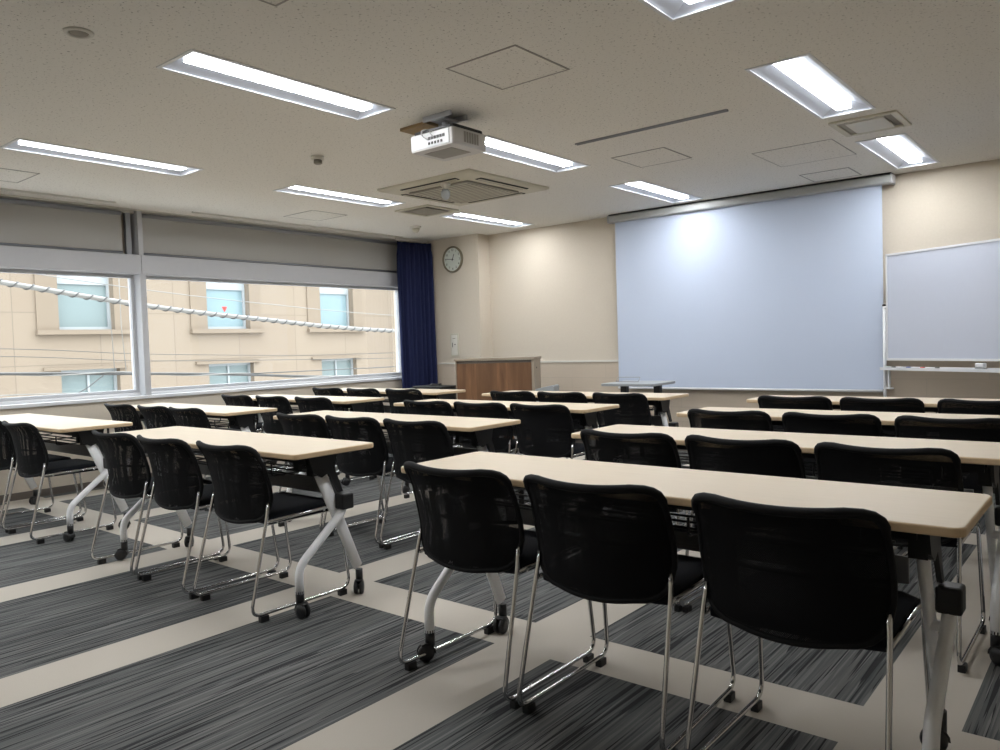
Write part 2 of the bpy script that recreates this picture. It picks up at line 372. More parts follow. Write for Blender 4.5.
# ================================================================ CEILING FITTINGS
def make_light(x, y, label):
    t = thing('ceiling_light', label, 'light', (x, y, ZC), group='recessed fluorescent ceiling lights')
    w, l, d = LW/2-0.002, LL/2-0.002, 0.052
    mb = MB()                                             # trim frame round the opening
    for a, b in (((-w-0.012, -l-0.012), (-w+0.006, l+0.012)), ((w-0.006, -l-0.012), (w+0.012, l+0.012)), ((-w+0.006, -l-0.012), (w-0.006, -l+0.006)), ((-w+0.006, l-0.006), (w-0.006, l+0.012))):
        mb.box((a[0], a[1], -0.005), (b[0], b[1], -0.001))
    mb.build('frame', 'white_paint', t)
    mb = MB(); k = 0.050                                   # sloping reflectors and housing back
    for sgn in (-1, 1):
        mb.quad([(sgn*w, -l, 0), (sgn*w, l, 0), (sgn*k, l-0.05, d), (sgn*k, -l+0.05, d)])
        mb.quad([(-w, sgn*l, 0), (w, sgn*l, 0), (k, sgn*(l-0.05), d), (-k, sgn*(l-0.05), d)])
    mb.quad([(-k, -l+0.05, d), (k, -l+0.05, d), (k, l-0.05, d), (-k, l-0.05, d)])
    mb.build('reflector', 'reflector', t)
    L = l-0.06; mb = MB().box((-0.042, -L, 0.012), (0.042, L, d-0.002), 1)
    for f in mb.bm.faces:
        if f.calc_center_median().z < 0.02: f.material_index = 0
    mb.build('tube_cover', ['tube_light', 'tube_side'], t)
    MB().box((-w-0.003, -l-0.003, d+0.004), (w+0.003, l+0.003, d+0.03)).build('housing', 'alu_dark', t)
    return t
for x, cn in zip(LX, ('above the window-side tables', 'above the middle column of tables', 'above the right column of tables')):
    for y, rn in zip(LY, ('nearest', 'middle', 'farthest')):
        make_light(x, y, '%s of three recessed white ceiling lights in the line %s' % (rn, cn))

# two added lights, out of view, to brighten the left side of the room
for x, w in ((LX[0], 'the window-side line'), (LX[1], 'the middle line')):
    make_light(x, 0.43, 'added out-of-view ceiling light brightening the left side, next towards the camera from the nearest light of %s' % w)

def hatch(x0, y0, x1, y1, label, fat=True):
    t = thing('ceiling_hatch', label, 'ceiling hatch', ((x0+x1)/2, (y0+y1)/2, ZC), group='square ceiling access hatches')
    w, h = (x1-x0)/2, (y1-y0)/2; e = 0.010 if fat else 0.005; mb = MB()
    for a, b in (((-w, -h), (-w+e, h)), ((w-e, -h), (w, h)), ((-w+e, -h), (w-e, -h+e)), ((-w+e, h-e), (w-e, h))): mb.box((a[0], a[1], -0.003), (b[0], b[1], 0))
    mb.build('frame', 'line_grey', t)
    MB().box((-w+e, -h+e, -0.002), (w-e, h-e, 0)).build('lid', 'ceiling', t)
hatch(-2.58, 2.80, -2.15, 3.235, 'square hatch in the ceiling between the projector and the nearest right light')
hatch(-2.975, 4.985, -2.545, 5.435, 'small square ceiling hatch behind the dark ceiling track')
hatch(-2.175, 5.645, -1.61, 6.265, 'large thin-lined square ceiling hatch beside the long air vent', False)
hatch(-2.18, 6.705, -1.785, 7.10, 'ceiling hatch just in front of the screen case', True)
hatch(-6.565, 4.665, -6.10, 5.10, 'ceiling hatch near the windows, between two lights')
hatch(-6.57, 1.86, -6.14, 2.29, 'ceiling hatch near the windows at the left edge of view')
hatch(-2.586, 1.415, -2.156, 1.845, 'ceiling hatch at the top edge of view, left of centre')

def long_rail(name, label, x0, y0, x1, y1, w, mats, cat):
    t = thing(name, label, cat, ((x0+x1)/2, (y0+y1)/2, ZC)); L = math.hypot(x1-x0, y1-y0)/2
    t.rotation_euler = (0, 0, math.atan2(y1-y0, x1-x0))
    MB().box((-L, -w/2, -0.010), (L, -w/2+0.006, 0)).box((-L, w/2-0.006, -0.010), (L, w/2, 0)).build('flange', mats[0], t)
    MB().box((-L, -w/2+0.006, -0.003), (L, w/2-0.006, 0)).build('channel', mats[1], t)
long_rail('ceiling_track', 'dark metal track set in the ceiling before the screen', -2.93, 4.46, -1.856, 4.455, 0.03, ('alu_dark', 'dark_gap'), 'ceiling track')
long_rail('slot_diffuser', 'slim ceiling air slot over the left window', -6.87, 0.6, -6.87, 3.15, 0.035, ('off_white', 'line_grey'), 'air slot')
long_rail('slot_diffuser', 'slim ceiling air slot over the right window', -6.89, 3.88, -6.89, 6.6, 0.035, ('off_white', 'line_grey'), 'air slot')

# four-way air conditioner cassette
t = thing('air_conditioner', 'square four-way air conditioner panel in the ceiling', 'air conditioner', (-4.43, 4.99, ZC))
P = 0.52; mb = MB()
prof = [(P, -0.000), (P, -0.014), (P-0.02, -0.026), (P-0.13, -0.032)]
loops = [[mb.bm.verts.new((sx*r, sy*r, z)) for sx, sy in ((1, 1), (-1, 1), (-1, -1), (1, -1))] for r, z in prof]
for A, B in zip(loops, loops[1:]):
    for k in range(4): mb.bm.faces.new((A[k], A[(k+1) % 4], B[(k+1) % 4], B[k]))
mb.bm.faces.new(loops[-1][::-1]); mb.bm.faces.new(loops[0])
mb.build('panel', 'ivory', t)
for k in range(4):
    R = Matrix.Rotation(k*PI/2, 4, 'Z')
    o = MB().box((-0.31, -0.455, -0.034), (0.31, -0.395, -0.026), 0, R).build('air_outlet', 'dark_gap', t)
    MB().box((-0.30, -0.437, -0.038), (0.30, -0.413, -0.0345), 0, R).build('vane', 'ivory', o)
mb = MB().box((-0.335, -0.335, -0.046), (0.335, 0.335, -0.033)); mb.build('intake_grille', 'grille_grey', t, bevel=0.01)
mb = MB()
for i in range(13): mb.box((-0.30, -0.30+i*0.05-0.006, -0.049), (0.30, -0.30+i*0.05+0.006, -0.0462))
mb.build('grille_slat', 'ivory', t)

def vent(x, y, w, h, label, deep):
    t = thing('ceiling_vent', label, 'air vent', (x, y, ZC)); w /= 2; h /= 2; e = 0.04; mb = MB()
    for a, b in (((-w, -h), (-w+e, h)), ((w-e, -h), (w, h)), ((-w+e, -h), (w-e, -h+e)), ((-w+e, h-e), (w-e, h))): mb.box((a[0], a[1], -0.014), (b[0], b[1], 0))
    mb.build('frame', 'ivory', t, bevel=0.004)
    MB().box((-w+e, -h+e, -0.004), (w-e, h-e, 0)).build('throat', 'grille_grey', t)
    MB().box((-w+e+0.045, -h+e+0.025, -0.018), (w-e-0.045, h-e-0.025, -0.006)).build('plate', 'off_white' if deep else 'grille_grey', t, bevel=0.003)
vent(-5.39, 5.51, 0.45, 0.45, 'small square vent beside the air conditioner, towards the windows', False)
vent(-1.31, 5.42, 0.40, 0.42, 'ivory ceiling vent between two lights on the right', True)
# speaker, detectors
t = thing('ceiling_speaker', 'round white-rimmed ceiling speaker near the top left of view', 'speaker', (-3.375, 1.435, ZC))
MB().lathe([(0.040, 0), (0.040, -0.008), (0.048, -0.010), (0.056, -0.006), (0.058, 0)], seg=32).build('rim', 'off_white', t)
MB().lathe([(0.038, -0.001), (0.038, -0.004), (0.02, -0.007), (0.001, -0.008)]).build('grille', 'grille_grey', t)
def detector(x, y, label, prof, mats=('off_white', 'grille_grey')):
    t = thing('detector', label, 'detector', (x, y, ZC)); MB().lathe(prof[0]).build('base', mats[0], t); MB().lathe(prof[1]).build('sensor', mats[1], t)
detector(-4.385, 3.42, 'small smoke detector between two ceiling lights left of the projector', ([(0.045, 0), (0.045, -0.022), (0.040, -0.026)], [(0.028, -0.026), (0.03, -0.048), (0.02, -0.055)]))
detector(-4.285, 4.60, 'glassy domed detector hanging below the near edge of the air conditioner', ([(0.042, -0.034), (0.042, -0.055), (0.026, -0.065), (0.02, -0.085)], [(0.022, -0.085), (0.036, -0.105), (0.034, -0.14), (0.018, -0.165), (0.004, -0.17)]), ('off_white', 'light_grey'))
detector(-6.20, 6.15, 'white domed detector on the ceiling near the navy curtain', ([(0.06, 0), (0.06, -0.018), (0.045, -0.025)], [(0.044, -0.025), (0.035, -0.055), (0.018, -0.07), (0.004, -0.072)]), ('off_white', 'ivory'))

# projector on its ceiling mount
t = thing('projector', 'white projector hung from the ceiling on a short bracket', 'projector', (-3.12, 3.39, 2.292))
BW, BD, BH = 0.170, 0.145, 0.098
poly = [(x, y) for x, y in rrect(-BW, -BD, BW, BD, 0.016, 5)]
MB().prism(poly, 0.0, BH).build('body', 'projector_white', t, bevel=0.006)
MB().prism(rrect(-BW+0.008, -BD+0.008, BW-0.008, BD-0.008, 0.03, 5), BH+0.001, BH+0.02).build('top_cover', 'black_plastic', t, bevel=0.005)
MB().box((-BW+0.01, -BD-0.004, 0.010), (BW-0.03, -BD+0.004, BH-0.008)).build('connector_panel', 'white_paint', t)
pt = MB()
for i in range(6): pt.box((-0.02+i*0.022, -BD-0.007, 0.050), (-0.003+i*0.022, -BD-0.0042, 0.066))
for i in range(5): pt.box((-0.02+i*0.024, -BD-0.007, 0.022), (-0.007+i*0.024, -BD-0.0042, 0.036))
pt.build('port', 'black_plastic', t)
vt = MB()
for i in range(6): vt.box((BW+0.0005, -0.055+i*0.022, 0.022), (BW+0.003, -0.04+i*0.022, BH-0.015))
vt.build('vent', 'projector_grey', t)
MB().lathe([(0.035, BD-0.002), (0.035, BD+0.012), (0.027, BD+0.014)], c=(-0.06, 0, 0.045), axis='y').build('lens', 'black_plastic', t)
MB().box((-0.12, -0.085, 0.001), (0.10, 0.08, 0.003)).build('base_plate', 'projector_grey', t, loc=(0, 0, -0.0035))
mb = MB().box((-0.11, -0.10, ZC-2.292-0.03), (0.11, -0.085, ZC-2.292-0.001)).box((-0.11, 0.035, ZC-2.292-0.03), (0.11, 0.05, ZC-2.292-0.001)).box((-0.05, -0.085, ZC-2.292-0.034), (0.05, 0.035, ZC-2.292-0.022)).cyl((0, -0.02, BH+0.022), (0, -0.02, ZC-2.292-0.034), 0.022)
for a in (-1, 1):
    for b in (-1, 1): mb.tube([(0, 0, BH+0.035), (a*0.08, b*0.06, BH+0.026)], 0.007, 6)
mb.build('mount', 'alu', t)
MB().tube(fillet([(-0.02, -BD-0.012, 0.05), (-0.05, -BD-0.025, 0.07), (-0.07, -BD-0.01, 0.115), (0.0, -0.03, 0.135), (0.012, 0, ZC-2.292-0.025)], 0.03), 0.004, 6).tube(fillet([(0.03, -BD-0.012, 0.055), (0.01, -BD-0.03, 0.085), (-0.02, -0.06, 0.128), (0.0, -0.01, ZC-2.292-0.028)], 0.03), 0.003, 6).build('cable', 'white_paint', t)
tag(MB().box((-0.115, -0.065, -0.02), (0.115, 0.065, -0.001)).build('ceiling_board', 'tan_wood', loc=(-3.37, 3.415, ZC), bevel=0.002), 'tan wooden board fixed to the ceiling behind the projector', 'board')

# ================================================================ CURTAIN, CLOCK, SCREEN, WHITEBOARD
t = thing('curtain', 'navy blue pleated curtain drawn aside at the corner', 'curtain', (-6.97, 6.83, 0.0))
mb = MB(); N = 70; zs = [0.18, 0.6, 1.1, 1.6, 2.1, 2.3, 2.38, 2.42, 2.455]; rows = []
for zi, z in enumerate(zs):
    tt = (z-0.18)/2.28; row = []
    for i in range(N+1):
        u = i/N; amp = 0.036*(0.75+0.25*math.sin(7*u+2)) * (0.45 if z > 2.35 else 1.0)
        yy = -0.265 + 0.52*u + 0.012*math.sin(3*u+4*tt)*(1-tt) + (0.02*(1-tt) if u > 0.8 else 0)
        xx = amp*math.sin(2*PI*8.5*u + 0.7*math.sin(2.2*tt+5*u)) + 0.012*math.sin(2*PI*3.1*u+1.0+tt)
        row.append(mb.bm.verts.new((xx + 0.085*u*u, yy, z)))
    rows.append(row)
for A, B in zip(rows, rows[1:]):
    for i in range(N): mb.bm.faces.new((A[i], A[i+1], B[i+1], B[i])).smooth = True
cl = mb.build('cloth', 'navy', t); so = cl.modifiers.new('thick', 'SOLIDIFY'); so.thickness = 0.004
MB().box((-0.012, -0.27, 2.47), (0.012, 0.262, 2.498)).build('rail', 'off_white', t)
hk = MB()
for i in range(9): hk.tube([(0, -0.24+i*0.06, 2.45), (0, -0.24+i*0.06, 2.472)], 0.003, 6)
hk.build('hook', 'off_white', t)

t = thing('wall_clock', 'round wall clock with a bronze rim high on the corner column', 'clock', (-6.537, COLY, 2.226))
R = 0.165
MB().lathe([(R-0.002, 0.0), (R, -0.012), (R-0.004, -0.030), (R-0.014, -0.034), (R-0.022, -0.026), (R-0.024, -0.014)], axis='y', seg=48).build('rim', 'brass_grey', t)
MB().lathe([(R-0.02, -0.003), (R-0.02, -0.0155)], axis='y', seg=48).build('dial', 'clock_face', t)
def text_mesh(body, size, name, mat, parent, loc, rot):
    cu = bpy.data.curves.new(name, 'FONT'); cu.body = body; cu.size = size; cu.align_x = 'CENTER'; cu.align_y = 'CENTER'; cu.extrude = 0.0005
    o = bpy.data.objects.new(name+'_tmp', cu); COL.objects.link(o); bpy.context.view_layer.update()
    dg = bpy.context.evaluated_depsgraph_get(); me = bpy.data.meshes.new_from_object(o.evaluated_get(dg)); me.materials.clear(); me.materials.append(MT[mat])
    bpy.data.objects.remove(o); n = bpy.data.objects.new(name, me); COL.objects.link(n); n.parent = parent; n.location = loc; n.rotation_euler = rot
    return n
for h in range(1, 13):
    a = PI/2 - h*PI/6; text_mesh(str(h), 0.04, 'numeral', 'black_plastic', t, (0.115*math.cos(a), -0.0165, 0.115*math.sin(a)), (PI/2, 0, 0))
def hand(deg, L, w, name, y):
    Rm = Matrix.Rotation(math.radians(deg), 4, 'Y')
    MB().box((-w/2, y-0.001, -0.02), (w/2, y, L), 0, Rm).build(name, 'black_plastic', t)
hand(23, 0.07, 0.009, 'hour_hand', -0.019); hand(276, 0.10, 0.006, 'minute_hand', -0.0215)
MB().lathe([(0.008, -0.016), (0.008, -0.024)], axis='y', seg=12).build('hub', 'black_plastic', t)

t = thing('wall_cover_plate', 'ivory wall plate with a dark keyhole slot beside the curtain', 'wall plate', (-6.555, COLY, 1.025))
MB().box((-0.066, -0.012, 0), (0.066, 0, 0.285)).build('frame', 'ivory', t, bevel=0.003)
MB().box((-0.05, -0.016, 0.016), (0.05, -0.0125, 0.262)).build('door', 'off_white', t, bevel=0.002)
MB().box((-0.034, -0.0185, 0.112), (-0.026, -0.0165, 0.168)).lathe([(0.009, -0.0165), (0.008, -0.0185)], c=(0.012, 0, 0.145), axis='y', seg=12).build('lock', 'black_plastic', t)
MB().box((-0.025, -0.0185, 0.218), (0.022, -0.0165, 0.224)).build('slot', 'brass_grey', t)

t = thing('projection_screen', 'large white projection screen lowered on the front wall', 'projection screen', (-2.98, 7.24, 0.64))
MB().box((-1.308, -0.0015, 0.02), (1.318, 0.0015, 1.79)).build('cloth', 'screen_white', t)
MB().tube([(-1.315, 0, 0.008), (1.325, 0, 0.008)], 0.012, 10).build('weight_bar', 'white_paint', t)
mb = MB().box((-1.358, -0.062, 1.772), (1.40, 0.062, 1.845)); mb.build('case', 'case_grey', t, bevel=0.018, seg=3)
for sx in (-1.36, 1.402): MB().box((sx-0.011, -0.066, 1.768), (sx+0.011, 0.066, 1.849)).build('end_cap', 'alu', t, bevel=0.01)
MB().box((-1.358, -0.05, 1.849), (1.40, 0.05, 1.8595)).build('bracket', 'black_steel', t)

# mobile whiteboard, turned towards the seats
ang = math.atan2(6.65-7.10, -0.75+1.60)
t = thing('whiteboard', 'white mobile whiteboard standing to the right of the screen', 'whiteboard', (-1.60, 7.10, 0.0), ang)
Lb = 1.80
MB().box((0.012, -0.008, 0.936), (Lb-0.012, 0.008, 1.79)).build('board', 'board_white', t)
mb = MB()
for a, b in (((0, -0.014, 0.918), (Lb, 0.014, 0.936)), ((0, -0.014, 1.79), (Lb, 0.014, 1.806)), ((0, -0.014, 0.936), (0.012, 0.014, 1.79)), ((Lb-0.012, -0.014, 0.936), (Lb, 0.014, 1.79))): mb.box(a, b)
mb.build('board_frame', 'white_paint', t)
for x in (-0.03, Lb+0.03):
    o = MB().tube([(x, 0, 0.09), (x, 0, 1.375)], 0.0135, 12).box((x-0.02, -0.27, 0.065), (x+0.02, 0.27, 0.10)).tube([(x, 0, 1.36), (x+(0.028 if x < 0 else -0.028), 0, 1.36)], 0.012, 8).build('post', 'white_paint', t)
    MB().lathe([(0.015, 1.376), (0.015, 1.388), (0.004, 1.392)], c=(x, 0, 0), seg=12).build('post_cap', 'black_plastic', o)
    for sy in (-0.24, 0.24): MB().lathe([(0.028, -0.012), (0.03, 0), (0.028, 0.012)], c=(x, sy, 0.0305), axis='x', seg=16).box((x-0.008, sy-0.01, 0.04), (x+0.008, sy+0.01, 0.066)).build('caster', 'black_plastic', o)
MB().box((-0.03, -0.055, 0.838), (Lb+0.03, -0.010, 0.850)).box((-0.03, -0.058, 0.838), (Lb+0.03, -0.055, 0.862)).box((-0.03, -0.010, 0.838), (Lb+0.03, 0.01, 0.868)).build('tray', 'white_paint', t)
MB().box((0.0, -0.005, 0.69), (0.016, 0.011, 0.838)).box((0.0, -0.03, 0.678), (0.05, 0.011, 0.69)).build('tray_bracket', 'white_paint', t)
TM = Matrix.Translation((-1.60, 7.10, 0)) @ Matrix.Rotation(ang, 4, 'Z')
for nm, mt, x0, x1 in (('black marker at the left end of the whiteboard tray', 'black_plastic', 0.0, 0.10), ('blue marker second along the whiteboard tray', 'blue', 0.13, 0.24), ('red marker lying third along the whiteboard tray', 'red', 0.27, 0.37), ('red-capped black marker fourth along the whiteboard tray', 'red', 0.39, 0.50)):
    p = TM @ Vector(((x0+x1)/2, -0.035, 0.860)); h = (x1-x0)/2
    o = thing('marker', nm, 'marker', p, ang, 'markers on the whiteboard tray')
    MB().cyl((-h, 0, 0), (h-0.03, 0, 0), 0.0085, 10).build('barrel', 'white_paint' if mt != 'black_plastic' else 'light_grey', o)
    MB().cyl((h-0.03, 0, 0), (h, 0, 0), 0.0095, 10).build('cap', 'black_plastic' if 'fourth' in nm else mt, o)
o = thing('eraser', 'white board eraser standing on the whiteboard tray', 'eraser', TM @ Vector((0.84, -0.034, 0.8505)), ang)
MB().box((-0.035, -0.018, 0.0), (0.035, 0.018, 0.018)).build('felt', 'light_grey', o)
MB().box((-0.035, -0.019, 0.0185), (0.035, 0.019, 0.055)).build('grip', 'white_paint', o, bevel=0.008)

# ================================================================ FRONT FURNITURE
lt = math.atan2(6.53-6.2, -4.904+5.72)
t = thing('lectern', 'walnut-fronted lectern with grey ends by the corner column', 'lectern', (-5.72, 6.2, 0), lt)
Wl, Dl, Hl = 0.89, 0.27, 0.985
MB().box((0.012, 0.012, 0.03), (Wl-0.030, 0.03, Hl-0.03)).build('front_panel', 'walnut', t)
MB().box((0.012, 0.016, Hl-0.03), (Wl-0.030, 0.03, Hl-0.002)).build('painted_shadow', 'baseboard', t)  # dark strip standing in for the shadow under the lectern top
for x0, x1 in ((0.0, 0.012), (Wl-0.030, Wl)): MB().box((x0, 0.0, 0.0), (x1, Dl, Hl)).build('side_panel', 'grey_laminate', t, bevel=0.002)
MB().prism([(-0.012, -0.012), (Wl+0.012, -0.012), (Wl+0.012, Dl+0.01), (-0.012, Dl+0.01)], Hl, Hl+0.028).build('top', 'grey_laminate', t, bevel=0.004)
MB().box((0.012, 0.035, 0.60), (Wl-0.03, Dl-0.02, 0.62)).box((0.012, 0.035, 0.08), (Wl-0.03, Dl-0.02, 0.10)).build('shelf', 'grey_laminate', t)
MB().lathe([(0.009, 0), (0.009, 0.004)], c=(Wl-0.001, 0.10, Hl-0.09), axis='x', seg=12).build('lock', 'black_plastic', t)

# small pale table before the screen
t = thing('side_table', 'small pale grey table with black legs in front of the screen', 'side table', (-3.705, 6.62, 0), 0.06)
MB().prism(rrect(-0.275, -0.26, 0.275, 0.26, 0.02), 0.722, 0.748).build('tabletop', 'light_grey', t, bevel=0.006)
for x in (-0.15, 0.20): MB().box((x-0.032, -0.03, 0.03), (x+0.032, 0.03, 0.721)).box((x-0.03, -0.24, 0.0), (x+0.03, 0.24, 0.03)).build('leg', 'black_steel', t, bevel=0.004)
o = thing('wire_holder', 'thin grey wire holder standing on the small pale table', 'wire holder', (-3.83, 6.66, 0.7485), 0.06)
MB().tube(fillet([(-0.12, -0.05, 0), (-0.12, 0.0, 0.045), (0.12, 0.0, 0.045), (0.12, -0.05, 0)], 0.01), 0.003, 6).tube([(-0.12, -0.05, 0.003), (0.12, -0.05, 0.003)], 0.003, 6).build('wire', 'alu_dark', o)
# grey sloped cabinet beside the lectern
t = thing('equipment_cart', 'low grey cart with a sloping lid beside the lectern', 'cart', (-4.80, 6.60, 0), lt)
pf = [(-0.10, 0.04), (0.10, 0.04), (0.10, 0.692), (0.085, 0.708), (-0.10, 0.672)]
mb = MB(); A = [mb.bm.verts.new((x, -0.05, z)) for x, z in pf]; B = [mb.bm.verts.new((x, 0.20, z)) for x, z in pf]
mb.bm.faces.new(A); mb.bm.faces.new(B[::-1])
for i in range(5): mb.bm.faces.new((A[i], A[(i+1) % 5], B[(i+1) % 5], B[i]))
mb.build('body', 'light_grey', t, bevel=0.005)
for x in (-0.07, 0.07):
    for y in (-0.02, 0.17): MB().lathe([(0.018, -0.01), (0.02, 0), (0.018, 0.01)], c=(x, y, 0.0205), axis='x', seg=14).box((x-0.006, y-0.006, 0.03), (x+0.006, y+0.006, 0.042)).build('caster', 'black_plastic', t)
# black equipment cabinet left of the lectern with cables on top
t = thing('equipment_rack', 'low black equipment rack between the curtain and the lectern', 'rack', (-6.22, 6.36, 0))
MB().box((-0.36, -0.18, 0.03), (0.32, 0.18, 0.675)).build('case', 'black_steel', t, bevel=0.006)
MB().box((-0.34, -0.188, 0.06), (0.30, -0.1805, 0.64)).build('door', 'black_plastic', t)
for x in (-0.32, 0.28):
    for y in (-0.14, 0.14): MB().cyl((x, y, 0), (x, y, 0.031), 0.018, 10).build('foot', 'black_plastic', t)
o = thing('amplifier', 'flat black amplifier lying on the equipment rack', 'amplifier', (-6.20, 6.36, 0.6755))
MB().box((-0.22, -0.14, 0.006), (0.26, 0.14, 0.03)).build('body', 'black_plastic', o, bevel=0.004)
MB().box((-0.2, -0.12, 0), (-0.16, 0.12, 0.0055)).box((0.2, -0.12, 0), (0.24, 0.12, 0.0055)).build('foot', 'black_plastic', o)
pts = []
for i in range(90):
    a = i/89*2*PI*3.2; pts.append((-6.16+0.055*math.cos(a)+0.012*math.sin(2.3*a), 6.34+0.055*math.sin(a), 0.7115+0.010*(i/89)+0.006*math.sin(a*0.9)**2))
tag(MB().tube(pts, 0.005, 6).build('coiled_cable', 'black_plastic'), 'black cable coiled on top of the flat amplifier', 'cable')

# ================================================================ CHAIR
def make_chair():
    t = thing('mesh_chair', '', 'chair')
    rows = [(0.413, 0.115), (0.418, 0.160), (0.430, 0.190), (0.450, 0.211), (0.48, 0.224), (0.52, 0.231), (0.57, 0.234), (0.62, 0.233), (0.66, 0.231), (0.69, 0.230), (0.713, 0.229), (0.730, 0.224), (0.741, 0.212), (0.747, 0.192), (0.7485, 0.155)]
    NU = 16
    def P(u, z, w):
        x = u*w; tz = (z-0.413)/0.336
        y = 0.008 - 0.036*tz - 0.034*max(0, (tz-0.72)/0.28)**1.5 + (0.054+0.022*max(0, 1-abs(tz-0.35)*2.2))*(abs(x)/0.232)**2.2
        sag = -0.008*(1-u*u)*max(0, (tz-0.80)/0.20)
        low = 0.010*(1-abs(u)**2)*max(0, 1-tz*8)
        return Vector((x, y, z+sag-low))
    mb = MB(); th = 0.011
    F = [[mb.bm.verts.new(P(-1+2*i/NU, z, w)+Vector((0, th/2, 0))) for i in range(NU+1)] for z, w in rows]
    Bk = [[mb.bm.verts.new(P(-1+2*i/NU, z, w)-Vector((0, th/2, 0))) for i in range(NU+1)] for z, w in rows]
    for G in (F, Bk):
        for A, B in zip(G, G[1:]):
            for i in range(NU): mb.bm.faces.new((A[i], A[i+1], B[i+1], B[i])).smooth = True
    nr = len(rows)
    for k in range(nr-1):
        for i in (0, NU): mb.bm.faces.new((F[k][i], F[k+1][i], Bk[k+1][i], Bk[k][i]))
    for k in (0, nr-1):
        for i in range(NU): mb.bm.faces.new((F[k][i], F[k][i+1], Bk[k][i+1], Bk[k][i]))
    back = mb.build('backrest', 'mesh', t)
    loop = [P(-1+2*i/NU, *rows[0]) for i in range(NU)] + [P(1, z, w) for z, w in rows[:-1]] + [P(1-2*i/NU, *rows[-1]) for i in range(NU)] + [P(-1, z, w) for z, w in rows[:0:-1]]
    rads = [0.009 if p.z < 0.70 else 0.0125 for p in loop]
    MB().tube(loop, 0.009, 8, closed=True, rads=rads).build('rim', 'rim_black', back)
    # lumbar bar and back brace on the seat side
    MB().tube([P(-0.97+1.94*i/10, 0.575, 0.232)+Vector((0, 0.014, 0)) for i in range(11)], 0.006, 8).build('lumbar_bar', 'rim_black', back)
    # seat
    n = 10; prof = [(0.055, 0.405), (0.05, 0.425), (0.06, 0.443), (0.15, 0.448), (0.30, 0.453), (0.40, 0.452), (0.436, 0.443), (0.448, 0.426), (0.436, 0.406)]
    mb = MB(); R = []
    for i in range(n+1):
        u = -1+2*i/n; e = max(0, abs(u)-0.8)/0.2
        R.append([mb.bm.verts.new((u*0.220, y + (0.012*e if y < 0.2 else -0.012*e), z-0.010*e*(1 if z > 0.44 else 0))) for y, z in prof])
    m = len(prof)
    for A, B in zip(R, R[1:]):
        for k in range(m): mb.bm.faces.new((A[k], A[(k+1) % m], B[(k+1) % m], B[k])).smooth = True
    mb.bm.faces.new(R[0]); mb.bm.faces.new(R[-1][::-1])
    mb.build('seat', 'seat_fabric', t)
    for s in (-1, 1):
        X0, X1 = 0.238*s, 0.243*s
        pts = fillet([(0.224*s, 0.058, 0.500), (0.229*s, 0.045, 0.44), (X1, -0.062, 0.032), (0.236*s, 0.472, 0.032), (0.226*s, 0.425, 0.428), (0.226*s, 0.05, 0.419)], 0.055, 7)
        fr = MB().tube(pts[:], 0.0074, 10).build('side_frame', 'chrome', t)
        for y in (0.0, 0.425): MB().box((X1-s*0.006*(y > 0.2)-0.012, y-0.02, 0.0), (X1-s*0.006*(y > 0.2)+0.012, y+0.02, 0.026)).build('glide', 'black_plastic', fr, bevel=0.002)
    MB().tube([(-0.226, 0.10, 0.412), (0.226, 0.10, 0.412)], 0.0055, 8).tube([(-0.226, 0.35, 0.417), (0.226, 0.35, 0.417)], 0.0055, 8).build('cross_bar', 'chrome', t)
    return t
CH = make_chair()
ROWN = ['nearest', 'second-nearest', 'third-nearest', 'farthest']
COLN = {'R': 'right', 'M': 'middle', 'L': 'window-side'}
POSN = ['left', 'middle', 'right']
CX = {'R': [(-1.765, -1.225, -0.664), (-1.738, -1.218, -0.690), (-1.732, -1.192, -0.653), (-1.732, -1.202, -0.655)],
      'M': [(-4.215, -3.680, -3.125), (-4.110, -3.605, -3.073), (-4.067, -3.545, -3.030), (-4.094, -3.586, -3.048)],
      'L': [(None, -6.080, -5.530), (-6.605, -6.020, -5.510), (-6.586, -6.027, -5.430), (-6.585, -6.018, -5.442)]}
CY = {'R': (1.880, 2.975, 4.070, 5.135), 'M': (1.862, 2.975, 4.070, 5.135), 'L': (1.862, 2.975, 4.070, 5.135)}
first = True
for c in 'RML':
    for r in range(4):
        for i in range(3):
            x = CX[c][r][i]
            if x is None: continue
            o = CH if first else dup(CH); first = False
            j = random.Random(hash((ord(c), r, i)))
            o.location = (x, CY[c][r]+j.uniform(-0.008, 0.008), 0); o.rotation_euler = (0, 0, j.uniform(-0.02, 0.02))
            lab = 'black mesh-back chair, %s of three at the %s table of the %s column' % (POSN[i], ROWN[r], COLN[c])
            if c == 'L' and r == 0: lab = ('', 'black mesh-back chair cut off by the left edge of view at the nearest window-side table', 'black mesh-back chair, rightmost at the nearest table of the window-side column')[i]
            tag(o, lab, 'chair', 'black mesh chairs at the %s column of tables' % COLN[c])

